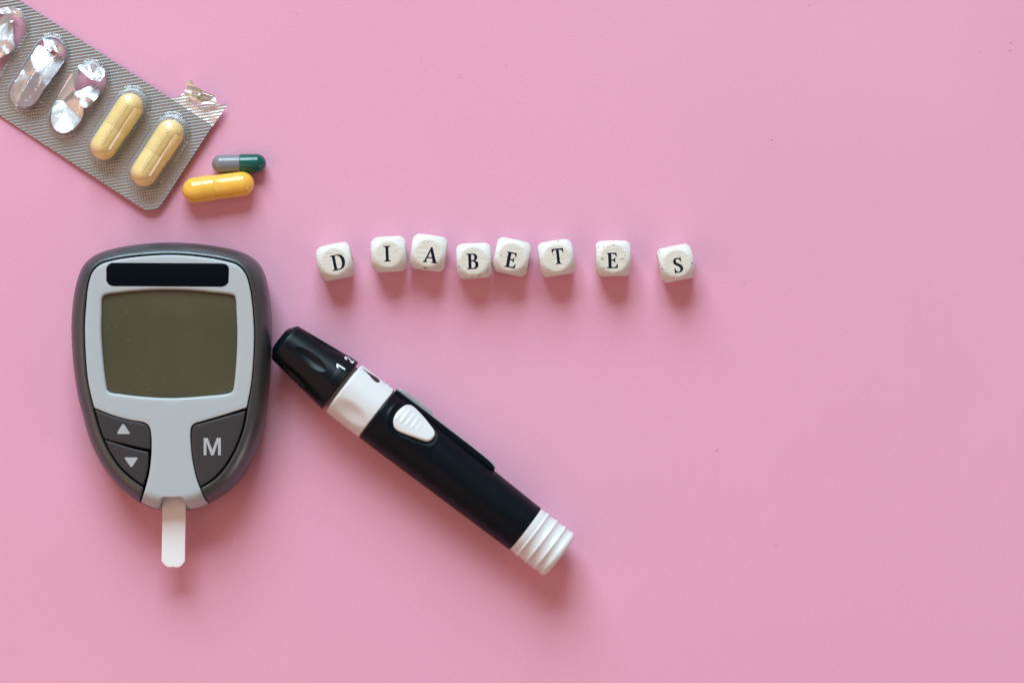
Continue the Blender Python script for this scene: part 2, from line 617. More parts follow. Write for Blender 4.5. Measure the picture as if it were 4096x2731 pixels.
# dome rings that carry the steep outer curve
nin = normals_in(OUT)
dome_rings = np.vstack([OUT + nin * d for d in (0.06, 0.18, 0.38, 0.7, 1.15, 1.7, 2.4, 3.2, 4.1, 5.0)])

# lower half of the case
rings = [(3.2, 0.0), (1.6, 0.5), (0.6, 2.0), (0.12, 5.0), (0.04, ZS - 0.05), (0.8, ZS - 0.05), (0.9, 5.5)]
v, f = [], []
nO = len(OUT)
for d, z in rings:
    q = OUT + nin * d
    v += [(a, b, z) for a, b in q]
for r in range(len(rings) - 1):
    for i in range(nO):
        j = (i + 1) % nO
        f.append((r * nO + j, r * nO + i, (r + 1) * nO + i, (r + 1) * nO + j))
f.append(tuple(range(nO - 1, -1, -1)))
f.append(tuple((len(rings) - 1) * nO + i for i in range(nO)))
make('lower_case', v, f, M_inner, meter, True, 40)

# gunmetal rim
rim_in_l = [(572, 1949), (523, 1913), (476, 1868), (436, 1808), (411, 1757), (398, 1722), (385, 1681), (372, 1632), (360, 1580), (348, 1522), (338, 1405), (335, 1303), (340, 1216), (347, 1150), (360, 1098), (374, 1075), (401, 1053), (453, 1037), (546, 1023), (684, 1015.5), (801, 1023), (889, 1037), (946, 1053), (971, 1073), (989, 1102), (1005, 1160), (1014, 1236), (1020, 1328), (1017, 1430), (1007, 1542), (990, 1632), (979, 1697), (959, 1760), (931, 1822), (897, 1875), (852, 1921), (803, 1951)]
inner = on_body(catmull(rim_in_l, False, 6))
endL = on_body([(557, 2006)])[0]
endR = on_body([(838, 2010)])[0]
iL = np.argmin(((OUT - endL) ** 2).sum(1))
iR = np.argmin(((OUT - endR) ** 2).sum(1))
# OUT starts at the top and runs clockwise in the picture: top -> right -> bottom -> left
outer_part = np.vstack([OUT[iL:], OUT[:iR + 1]])
rightend = on_body(catmull([(803, 1951), (812, 1972), (822, 1992), (832, 2005)], False, 5))[1:]
rim_loop = np.vstack([outer_part + 0, rightend[::-1], inner[::-1], on_body([(566, 1975)])])
rim_loop = resample(rim_loop, 0.42)
rim_h = hbody
def rim_hfun(x, y):
    return hbody(x, y)
# rounding only along the inner edge
INNER_LINE = np.vstack([rightend[::-1][:1], rightend[::-1], inner[::-1]])
def rim_edge(x, y, r=0.55):
    P = np.column_stack([np.ravel(x), np.ravel(y)])
    d = np.clip(dist(P, np.vstack([rightend[::-1], inner[::-1], on_body([(566, 1975)]), endL[None]]), closed=False), 0, r)
    return hbody(x, y) - (r - np.sqrt(np.maximum(r * r - (r - d) ** 2, 0)))
in_n = normals_in(rim_loop)
edge_pts = np.vstack([rim_loop + in_n * d for d in (0.14, 0.3, 0.5, 0.7)])
o = pad('rim', [rim_loop], rim_edge, M_rim, meter, rr=0.0, depth=2.6, grid=0.9, extra=np.vstack([edge_pts, dome_rings]))

# pale faceplate with its window for the screen and the notch for the strip
left_edge = [(377, 1631), (366, 1590), (352, 1522), (342, 1405), (339.5, 1303), (345, 1216), (352, 1150), (365, 1100), (378, 1079), (403, 1058), (454, 1042), (546, 1028), (684, 1020), (801, 1028), (888, 1042), (943, 1058), (967, 1077), (985, 1105), (1000, 1160), (1010, 1236), (1015.5, 1328), (1013, 1430), (1003, 1542), (986, 1630)]
right_low = [(986, 1630), (901, 1657), (806, 1685), (778, 1694), (766, 1706), (761.5, 1734), (762.5, 1772), (769, 1838), (783, 1905), (799, 1952), (816, 1992), (830, 2011)]
left_low = [(563, 2008), (570, 1989), (583, 1947), (597, 1890), (603.5, 1838), (606, 1796), (604, 1735), (599, 1711), (589, 1697), (570, 1688), (523, 1680), (452, 1661), (377, 1631)]
nose = [(830, 2014), (806, 2026), (760, 2036.5)]
notch = [(760, 2036.5), (746.6, 2020), (735, 2001), (729, 1993), (723, 1989), (687, 1990), (651, 1989), (645.6, 1995), (638.7, 2011), (630.7, 2034.5)]
nose2 = [(630.7, 2034.5), (599, 2025.5), (563, 2008)]
plate_px = path(left_edge, right_low, nose, notch, nose2, left_low)
plate_loop = resample(on_body(plate_px), 0.36)
scr_px = c1([(345, 513), (480, 488), (700, 470), (870, 467), (1050, 474), (1200, 489), (1340, 506), (1366, 517), (1376, 545), (1382, 640), (1388, 800), (1385, 950), (1375, 1100), (1362, 1225), (1352, 1262), (1325, 1279), (1150, 1300), (870, 1317), (620, 1304), (480, 1287), (392, 1273), (370, 1255), (362, 1220), (345, 1100), (330, 930), (322, 800), (325, 650), (329, 540)])
scr_loop = resample(catmull(W(scr_px, ZT), True, 8), 0.36)
pl = pad('faceplate', [plate_loop, scr_loop], hbody, M_plate, meter, rr=[0.35, 0.75], depth=5.5, grid=1.1, extra=dome_rings)

scr_big = scr_loop - normals_in(scr_loop) * 0.5
pad('screen', [scr_big], const(ZT - 1.15), M_lcd, meter, rr=0.0, depth=1.0, grid=4.0)

lab_px = [(447, 1051), (890.5, 1053.5), (906, 1058), (916, 1070), (914.5, 1129), (903, 1142), (888, 1147), (449, 1144.5), (436, 1139), (425, 1124), (425, 1070), (434, 1058)]
pad('label', [resample(W(lab_px, ZT), 0.4)], const(ZT + 0.06), M_label, meter, rr=0.05, depth=0.3, grid=4.0)

up_px = path([(380, 1637), (452, 1665), (523, 1684), (567, 1692), (587, 1701), (597, 1718), (600.5, 1742), (600.5, 1797)],
             [(600.5, 1797), (560, 1790), (500, 1776), (450, 1764), (415, 1753)],
             [(415, 1753), (403, 1720), (391, 1680), (380, 1637)])
dn_px = path([(418, 1758), (462, 1772), (523, 1791), (594, 1808)], [(594, 1808), (591.5, 1862), (583, 1905), (571, 1940)],
             [(571, 1940), (525, 1906), (479, 1862), (440, 1804), (418, 1758)])
m_px = path([(982, 1643), (901, 1665), (806, 1692), (783, 1698), (771, 1708), (766, 1730), (766, 1772), (772, 1838), (785, 1900), (802, 1946)],
            [(802, 1946), (849, 1915), (891, 1871), (924, 1820), (953, 1758), (972, 1697), (982, 1643)])
def hbtn(x, y):
    return hbody(x, y) + 0.05
for nm_, px in (('up', up_px), ('down', dn_px), ('m', m_px)):
    loop = resample(on_body(px), 0.36)
    bt = pad('button', [loop], hbtn, M_button, meter, rr=0.42, depth=3.0, grid=1.1, extra=dome_rings)
    bt['label'] = {'up': 'charcoal button with a triangle pointing up', 'down': 'charcoal button with a triangle pointing down', 'm': 'charcoal button printed with the letter M'}[nm_]
    if nm_ == 'up':
        s = c2([(535, 286), (545, 292), (592, 362), (588, 371), (490, 371), (484, 362), (525, 292)])
    elif nm_ == 'down':
        s = c2([(604, 652), (595, 645), (549, 577), (553, 569), (653, 569), (658, 577), (614, 645)])
    else:
        s = c2([(1218, 551), (1218, 404), (1252, 404), (1291, 506), (1329, 404), (1363, 404), (1363, 551), (1340, 551), (1340, 440), (1302, 551), (1280, 551), (1241, 440), (1241, 551)])
    pad('symbol', [resample(W(s, ZT), 0.12)], lambda x, y: hbtn(x, y) + 0.04, M_print, bt, rr=0.0, depth=0.2, grid=0.6)

# floor of the strip port
fl = on_body([(626, 2026), (640, 1975), (740, 1975), (764, 2026)])
fl2 = W([(633, 2034), (640, 1965), (738, 1965), (757, 2034), (720, 2039), (670, 2039)], 9)
pad('strip_port', [resample(fl2, 0.5)], const(9.0), M_plate, meter, rr=0.1, depth=3.0, grid=2.0)

# ------------------------------------------------------------------ test strip
cs = lambda pts: crop(pts, 540, 1940, 320 / 1394)
zst = 9.75
strip = thing('test_strip', 'white plastic test strip sticking out of the meter port', 'test strip', (*W([(694, 2110)], 0)[0], 0))
sp = cs([(476, 100), (476, 600), (468, 1000), (462, 1325), (480, 1335), (510, 1378), (560, 1419), (772, 1423), (820, 1388), (850, 1340), (868, 1332), (872, 1000), (880, 600), (882, 100)])
pad('strip_body', [resample(W(sp, zst), 0.35)], const(zst), M_strip, strip, rr=0.06, depth=0.45, grid=1.5, bottom=True)
for px in (cs([(566, 1419), (630, 1421), (627, 1446), (590, 1436)]), cs([(700, 1424), (766, 1425), (740, 1437), (698, 1447)])):
    pad('strip_tip', [resample(W(px, zst - 0.2), 0.2)], const(zst - 0.2), M_tip, strip, rr=0.0, depth=0.2, grid=1.0, bottom=True)

# ------------------------------------------------------------------ lancing pen
AX, AY = 0.7907, 0.6122
R0 = 118.5 * K * 0.99
pen_o = np.append(W([(1510, 1657)], 8.9)[0], R0 + 0.05)
PU = np.array([AX, -AY, 0.0])
PN = np.array([AY, AX, 0.0])
PZ = np.array([0, 0, 1.0])
KP = K * 0.99
pen = thing('lancing_pen', 'black and white lancing pen lying diagonally beside the meter', 'lancing pen', (*(pen_o[:2] + PU[:2] * 200 * KP), 0))

def pen_pt(t, th, r):
    """t, r in pixels along and about the axis, th in radians from the top towards the upper right"""
    t, th, r = np.broadcast_arrays(t, th, r)
    return (pen_o + (t * KP)[..., None] * PU + (r * KP * np.sin(th))[..., None] * PN + (r * KP * np.cos(th))[..., None] * PZ)

def revolve(name, ts, rfun, mat_, nth=128, parent=None, capa=True, capb=True, sharp=35):
    th = np.linspace(0, 2 * math.pi, nth, endpoint=False)
    T, TH = np.meshgrid(np.asarray(ts, float), th, indexing='ij')
    v = pen_pt(T, TH, rfun(T, TH)).reshape(-1, 3)
    f = []
    for i in range(len(ts) - 1):
        for j in range(nth):
            k = (j + 1) % nth
            f.append((i * nth + j, i * nth + k, (i + 1) * nth + k, (i + 1) * nth + j))
    if capa: f.append(tuple(range(nth - 1, -1, -1)))
    if capb: f.append(tuple((len(ts) - 1) * nth + j for j in range(nth)))
    f = [q[::-1] for q in f]
    return make(name, v, f, mat_, parent, True, sharp)

def prof(pairs):
    a = np.array(pairs, float)
    return lambda t: np.interp(t, a[:, 0], a[:, 1])

def wrap(a):
    return (a + np.pi) % (2 * np.pi) - np.pi

def fine(a, b, n):
    return list(np.linspace(a, b, n, endpoint=False))

cap_p = prof([(-494, 46), (-491, 53), (-488, 57), (-474, 78), (-470, 82), (-464, 85), (-235, 113.5), (-226, 115.5), (-191, 118), (-188, 116.5)])
def cap_r(t, th):
    r = cap_p(t)
    for k in range(6):
        c = math.radians(9 + 60 * k)
        s = wrap(th - c) * 100
        q = ((t + 342) / 76.0) ** 2 + (s / 25.0) ** 2
        r = r - 10.5 * np.clip(1 - q, 0, 1) ** 0.95
    return r
ts = [-494, -491, -488] + fine(-481, -474, 2) + [-474, -470, -466] + fine(-462, -235, 110) + [-235, -230, -226, -210, -191, -189, -188]
cap = revolve('cap', ts, cap_r, M_capblack, 420, pen, sharp=20)
cap['label'] = 'black tapered cap with finger dimples and depth numbers'
revolve('neck', [-190, -160], lambda t, th: np.full(t.shape, 97.0), M_neck, 96, pen)

col_p = prof([(-172, 108), (-171, 112), (-168, 116.5), (-164, 118.2), (-9, 118.2), (-6, 117.4), (-4, 115), (-4, 90)])
def col_r(t, th):
    r = col_p(t)
    for k in range(2):
        s = wrap(th - math.radians(-27 + 180 * k)) * 118
        q = ((t + 84) / 82.0) ** 2 + (s / 47.0) ** 2
        r = r - 10.0 * np.clip(1 - q, 0, 1) ** 1.7
    s = wrap(th - math.radians(74)) * 118
    e = np.clip((t + 42) / 5, 0, 1) * np.clip((18 - np.abs(s)) / 4, 0, 1) * np.clip((-6 - t) / 4, 0, 1)
    return r + 3.0 * e
ts = [-172, -171, -168, -164] + fine(-162, -9, 60) + [-9, -6, -4]
collar = revolve('collar', ts, col_r, M_white, 320, pen)
revolve('seam_ring', [-6, 2], lambda t, th: np.full(t.shape, 112.0), M_neck, 96, pen)

body_p = prof([(-1, 113), (0, 116), (3, 117.2), (60, 117.2), (746, 104.2), (748, 102)])
# outline of the release button, in (t, angle)
btn_px = np.array(cb([(380, 388), (440, 418), (540, 510), (640, 620), (720, 720), (780, 800), (799, 850), (790, 905), (740, 962), (680, 985), (600, 970), (450, 922), (300, 872), (185, 822), (132, 770), (115, 690), (130, 600), (180, 505), (250, 432), (310, 394)]))
rel = btn_px - np.array([1510, 1657])
bt_t = rel @ np.array([AX, AY])
bt_p = rel @ np.array([AY, -AX])
rb = body_p(bt_t) + 8
bt_th = np.arcsin(np.clip(bt_p / rb, -1, 1))
btn_loop = resample(catmull(np.column_stack([bt_t, bt_th * 117]), True, 8), 4.5)
def body_r(t, th):
    r = body_p(t)
    P = np.column_stack([t.ravel(), wrap(th).ravel() * 117])
    near = (P[:, 0] > 20) & (P[:, 0] < 260) & (P[:, 1] > -60) & (P[:, 1] < 200)
    e = np.zeros(len(P))
    if near.any():
        d = -sdf(P[near], btn_loop)      # outside distance
        moat = np.exp(-((d - 3) / 9.0) ** 2) * 6.0
        lip = np.exp(-((d - 22) / 7.0) ** 2) * 3.2 * np.clip((120 - P[near][:, 0]) / 70, 0, 1)
        inn = np.where(d < 0, 6.0, 0)
        e[near] = -np.maximum(moat, inn) + lip
    e = e.reshape(t.shape)
    w = wrap(th)
    panel = np.clip((t - 253) / 3, 0, 1) * np.clip((w - math.radians(4)) / 0.05, 0, 1) * np.clip((math.radians(56) - w) / 0.05, 0, 1) * np.clip((700 - t) / 60, 0, 1)
    return r + e - 1.0 * panel
ts = [-1, 0, 3] + fine(6, 246, 90) + fine(246, 262, 9) + fine(262, 744, 40) + [744, 746, 748]
revolve('barrel', ts, body_r, M_black, 240, pen)

# release button
def btn_h(x, y):
    d = (x - 132)
    rid = np.zeros(np.shape(x))
    for k, tr in enumerate((72, 95, 118, 141, 164)):
        u = (x - tr) / 5.0
        amp = 2.6 - 0.38 * k
        side = np.clip((1 - ((y - 72 - 3 * k * 0) / (46 - 5 * k)) ** 2) * 3, 0, 1)
        rid += amp * np.exp(-u * u) * side
    scoop = 4.2 * np.clip(1 - ((x - 62) / 20.0) ** 2, 0, 1) * np.clip(1 - ((y - 74) / 42.0) ** 2, 0, 1)
    return 6.5 + 3.0 * np.clip(1 - ((y - 70) / 75.0) ** 2, 0, 1) + rid - scoop
def btn_map(v):
    t, s, h = v[:, 0], v[:, 1], v[:, 2]
    return pen_pt(t, s / 117.0, body_p(t) + h)
pad('release_button', [btn_loop], btn_h, M_white, pen, rr=8.0, depth=9.0, grid=2.6, mapper=btn_map)

# drop-shaped mark on the collar, numbers on the cap
drop = np.array([(-161, 0), (-140, 4.5), (-120, 10), (-104, 16), (-92, 19.5), (-82, 18.5), (-75, 12), (-72, 0), (-75, -12), (-82, -18.5), (-92, -19.5), (-104, -16), (-120, -10), (-140, -4.5)])
drop[:, 1] *= 1.0
def on_cyl(rf, th0, h):
    def mp(v):
        th = th0 + v[:, 1] / 118.0
        return pen_pt(v[:, 0], th, rf(v[:, 0], th) + h + v[:, 2])
    return mp
pad('depth_mark', [resample(catmull(drop, True, 6), 2.5)], const(0), M_drop, collar, rr=0.0, depth=0.5, grid=5.0, mapper=on_cyl(col_r, math.radians(68), 0.5))
# digits: x runs towards the rear of the pen (digit's foot), y towards the upper right is the digit's right
one = np.array([-228.0, 0]) + np.array([(-21, 3.5), (-21, -1.5), (-12, -12.5), (-8, -13.5), (-5.5, -9), (-13, -2.5), (19, -2.5), (19, 4.5), (-19, 4.5)])
def stroke(spine, wd):
    p = catmull(spine, False, 8)
    w = np.interp(np.linspace(0, 1, len(p)), np.linspace(0, 1, len(wd)), wd)
    tg = np.gradient(p, axis=0)
    tg /= np.linalg.norm(tg, axis=1, keepdims=True)
    nn = np.column_stack([-tg[:, 1], tg[:, 0]])
    return np.vstack([p + nn * (w / 2)[:, None], (p - nn * (w / 2)[:, None])[::-1]])
two = np.vstack([stroke([(-8, -11.5), (-15, -9.5), (-18.5, -1), (-15, 8), (-7, 9.5), (2, 2), (9, -5), (14, -9)], [6.2, 6.2]), ])
# foot bar of the 2 is one piece with the stroke
two_px = np.array([-221.0, 0]) + np.array([(-7.5, -15), (-16, -12.5), (-21.5, -4), (-20.5, 6.5), (-13.5, 12.5), (-5, 11.5), (2.5, 6), (9, -0.5), (13.5, -4.5), (13.5, 13), (19.5, 13), (19.5, -13), (14.5, -13), (7, -6.5), (0, 0.8), (-6, 5.3), (-12, 5.8), (-15, 1.5), (-14.5, -4), (-11, -7.6), (-6.5, -9)])
pad('number', [resample(one, 1.2)], const(0), M_ink, cap, rr=0.0, depth=0.3, grid=3.0, mapper=on_cyl(cap_r, math.radians(34), 0.5))['label'] = 'white printed number 1'
pad('number', [resample(two_px, 1.2)], const(0), M_ink, cap, rr=0.0, depth=0.3, grid=3.0, mapper=on_cyl(cap_r, math.radians(66), 0.5))['label'] = 'white printed number 2'

# pocket clip: upright bar on the upper right flank with a grey foot
def clip_map(v):     # x = t, y = perp (px), z = mm relative to the axis
    return pen_o + (v[:, 0] * KP)[:, None] * PU + (v[:, 1] * KP)[:, None] * PN + v[:, 2][:, None] * PZ
clip_px = path([(-1, 108), (-1, 126)], [(-1, 126), (200, 129), (470, 127.5), (492, 123), (503, 116), (506, 106)], [(506, 106), (300, 104), (-1, 108)])
clip = pad('pocket_clip', [resample(clip_px, 4.0)], const(2.6), M_black, pen, rr=2.0 * 0.3, depth=5.5, grid=8.0, mapper=clip_map, bottom=True)
lug_px = path([(6, 122), (7, 132), (12, 138), (25, 141)], [(25, 141), (150, 143), (165, 140), (176, 133), (190, 131), (480, 129.5), (500, 124), (508, 114)], [(508, 114), (300, 116), (6, 122)])
pad('clip_foot', [resample(lug_px, 3.0)], const(0.6), M_clipgrey, pen, rr=0.5, depth=4.5, grid=8.0, mapper=clip_map, bottom=True)

# ribbed white end
end_pairs = [(744, 99), (746, 102), (776, 103)]
for c in (784, 828, 870):
    end_pairs += [(c - 7, 102.8), (c - 4.5, 105.2), (c - 2, 107), (c, 107.6), (c + 2, 107), (c + 4.5, 105.2), (c + 7, 102.6)]
end_pairs += [(893, 101.5), (897, 103), (902, 105.5), (907, 106), (913, 104.5), (919, 100.5), (923, 94), (925, 84), (926, 60)]
end_p = prof(end_pairs)
revolve('ribbed_end', [p[0] for p in end_pairs], lambda t, th: end_p(t), M_white, 140, pen, sharp=50)

# ------------------------------------------------------------------ letter dice
LET = {}
LET['I'] = [[(-.22, 0), (-.22, .035), (-.13, .055), (-.088, .1), (-.088, .9), (-.13, .945), (-.22, .965), (-.22, 1), (.22, 1), (.22, .965), (.13, .945), (.088, .9), (.088, .1), (.13, .055), (.22, .035), (.22, 0)]]
LET['D'] = [[(-.45, 0), (-.45, .035), (-.36, .055), (-.32, .1), (-.32, .9), (-.36, .945), (-.45, .965), (-.45, 1), (0.02, 1), (.18, .975), (.32, .90), (.42, .76), (.46, .57), (.455, .42), (.40, .25), (.30, .11), (.16, .03), (0, 0)],
            [(-.14, .10), (-.10, .065), (0, .06), (.10, .09), (.19, .2), (.24, .36), (.25, .52), (.23, .70), (.16, .85), (.07, .925), (-.03, .945), (-.14, .945)]]
LET['A'] = [[(-.48, 0), (-.48, .035), (-.38, .07), (-.02, 1.02), (.05, 1.02), (.39, .09), (.48, .035), (.48, 0), (.08, 0), (.08, .035), (.16, .06), (.175, .10), (.12, .29), (-.20, .29), (-.26, .12), (-.25, .065), (-.16, .035), (-.16, 0)],
            [(-.175, .36), (.095, .36), (-.035, .74)]]
LET['B'] = [[(-.39, 0), (-.39, .035), (-.31, .055), (-.28, .1), (-.28, .9), (-.31, .945), (-.39, .965), (-.39, 1), (.04, 1), (.17, .975), (.27, .90), (.30, .77), (.27, .64), (.19, .56), (.12, .53), (.24, .50), (.34, .41), (.37, .28), (.34, .14), (.24, .04), (.08, 0)],
            [(-.10, .56), (-.02, .56), (.06, .59), (.11, .67), (.12, .77), (.09, .88), (.03, .935), (-.04, .945), (-.10, .94)],
            [(-.10, .07), (-.06, .055), (.03, .055), (.11, .09), (.165, .19), (.17, .29), (.14, .41), (.06, .48), (-.02, .50), (-.10, .50)]]
LET['E'] = [[(-.36, 0), (-.36, .035), (-.28, .055), (-.25, .1), (-.25, .9), (-.28, .945), (-.36, .965), (-.36, 1), (.29, 1), (.30, .74), (.262, .74), (.22, .86), (.15, .92), (.06, .935), (-.06, .935), (-.06, .56), (.06, .56), (.12, .58), (.15, .67), (.19, .67), (.19, .37), (.15, .37), (.12, .46), (.06, .485), (-.06, .485), (-.06, .10), (-.03, .07), (.06, .06), (.17, .075), (.25, .13), (.315, .27), (.355, .26), (.33, 0)]]
LET['T'] = [[(-.19, 0), (-.19, .035), (-.11, .055), (-.085, .1), (-.085, .935), (-.16, .93), (-.26, .90), (-.31, .83), (-.335, .72), (-.375, .72), (-.365, 1), (.365, 1), (.375, .72), (.335, .72), (.31, .83), (.26, .90), (.16, .93), (.085, .935), (.085, .1), (.11, .055), (.19, .035), (.19, 0)]]
sp_ = stroke([(.235, .70), (.19, .83), (.10, .935), (-.02, .965), (-.14, .93), (-.20, .83), (-.195, .71), (-.12, .61), (.02, .53), (.15, .44), (.215, .33), (.205, .19), (.13, .085), (0, .04), (-.13, .08), (-.22, .19), (-.27, .32)],
             [.045, .06, .055, .06, .10, .14, .165, .18, .19, .18, .165, .14, .10, .06, .055, .06, .045])
# serif ticks at both ends of the S
nS = len(sp_) // 2
LET['S'] = [np.vstack([[(.255, .70)], [(.225, 1.02)], [(.195, 1.02)], [(.165, .945)],
                       [(.05, .985), (-.03, .99), (-.17, .955), (-.27, .85), (-.285, .72), (-.22, .59), (-.06, .48), (.07, .40), (.125, .31), (.12, .19), (.07, .10), (0, .065), (-.10, .10), (-.18, .20), (-.225, .33), (-.265, .33)],
                       [(-.245, -.02), (-.21, -.02), (-.175, .055), (-.06, .015), (.02, .01), (.17, .05), (.29, .16), (.31, .31), (.25, .46), (.08, .585), (-.06, .65), (-.115, .73), (-.11, .83), (-.05, .91), (.02, .925), (.11, .89), (.175, .80), (.215, .70)]])]
CAPH = 4.55
A_ = 5.25
RS = 6.62

def cube_grid(n):
    v, f = [], []
    g = np.linspace(-1, 1, n + 1)
    g = np.tan(g * math.pi / 4)
    faces_ = [((1, 0, 0), (0, 1, 0), (0, 0, 1)), ((-1, 0, 0), (0, 0, 1), (0, 1, 0)), ((0, 1, 0), (0, 0, 1), (1, 0, 0)), ((0, -1, 0), (1, 0, 0), (0, 0, 1)), ((0, 0, 1), (1, 0, 0), (0, 1, 0)), ((0, 0, -1), (0, 1, 0), (1, 0, 0))]
    key = {}
    for nrm, a, b in faces_:
        nrm, a, b = map(np.array, (nrm, a, b))
        idx = np.empty((n + 1, n + 1), int)
        for i in range(n + 1):
            for j in range(n + 1):
                p = nrm + a * g[i] + b * g[j]
                k = tuple(np.round(p, 5))
                if k not in key:
                    key[k] = len(v)
                    v.append(p)
                idx[i, j] = key[k]
        for i in range(n):
            for j in range(n):
                f.append((idx[i, j], idx[i + 1, j], idx[i + 1, j + 1], idx[i, j + 1]))
    return np.array(v), f
CG_V, CG_F = cube_grid(34)

def soft_r(dirs, a, R, p=46.0):
    c = a / np.abs(dirs).max(1)
    return (c ** -p + R ** -p) ** (-1 / p), c

dice = [
    ('D', (1341, 1047), 11.8, (1352, 1049), 11.5, 'white wooden letter die printed D at the left end of the row'),
    ('I', (1556, 1017.5), 3.4, (1548.5, 1015), 2.5, 'white wooden letter die printed with the narrow letter I'),
    ('A', (1715, 1011.5), -7.5, (1723, 1020), -7.0, 'white wooden letter die printed with the letter A'),
    ('B', (1895.5, 1043.5), 2.6, (1891, 1045), 2.0, 'white wooden letter die printed with the letter B'),
    ('E', (2047.5, 1028), -12.2, (2044, 1040), -11.0, 'white wooden letter die printed E leaning against the B die'),
    ('T', (2225, 1032.5), 8.5, (2232, 1025), 6.5, 'white wooden letter die printed with the letter T'),
    ('E', (2452, 1034), 0.8, (2449, 1042), 2.0, 'straight white wooden letter die printed E between T and S'),
    ('S', (2704, 1053), 11.0, (2712, 1061), 8.0, 'white wooden letter die printed S at the right end of the row'),
]
k5 = lambda x, y: (1240 + 820 / 2352 * x, 920 + 820 / 2352 * y)
k6 = lambda x, y: (1960 + 900 / 2352 * x, 920 + 900 / 2352 * y)
CHIPS = {
    0: [(k5(478, 318), 20, 7, -70, 1)],
    1: [(k5(987, 243), 9, 3, 20, 1), (k5(790, 440), 4, 3, 0, 0)],
    2: [(k5(1325, 437), 18, 8, -5, 0), (k5(1350, 452), 12, 5, -5, 0), (k5(1188, 328), 5, 3, 0, 0)],
    3: [(k5(1703, 425), 8, 4, -40, 0), (k5(1860, 540), 14, 4, 2, 0), (k5(1935, 538), 12, 4, 2, 0), (k5(1950, 520), 12, 4, 5, 1), (k5(2040, 462), 10, 4, 30, 0)],
    4: [(k6(180, 285), 7, 4, -12, 0), (k6(178, 270), 8, 3, -12, 0), (k6(115, 268), 14, 3, -12, 0)],
    5: [(k6(710, 118), 12, 5, 8, 0), (k6(665, 262), 7, 5, 0, 0)],
    6: [(k6(1135, 182), 8, 5, 40, 1), (k6(1187, 176), 8, 4, 50, 1), (k6(1292, 158), 12, 4, 0, 1), (k6(1187, 402), 7, 7, 60, 1), (k6(1175, 306), 14, 4, 0, 0), (k6(1172, 296), 8, 3, 0, 0), (k6(1380, 300), 18, 3, 0, 0), (k6(1410, 268), 10, 4, 30, 1), (k6(1215, 388), 10, 3, 0, 0)],
    7: [(k6(1797, 406), 8, 10, 10, 1), (k6(1772, 236), 12, 4, 45, 1), (k6(2110, 345), 12, 7, 0, 0)],
}
M_chip = mat('bare_wood_chip', (0.42, 0.24, 0.12), 0.7, spec=0.2)
M_smudge = mat('ink_smudge', (0.13, 0.105, 0.10), 0.7, spec=0.2)
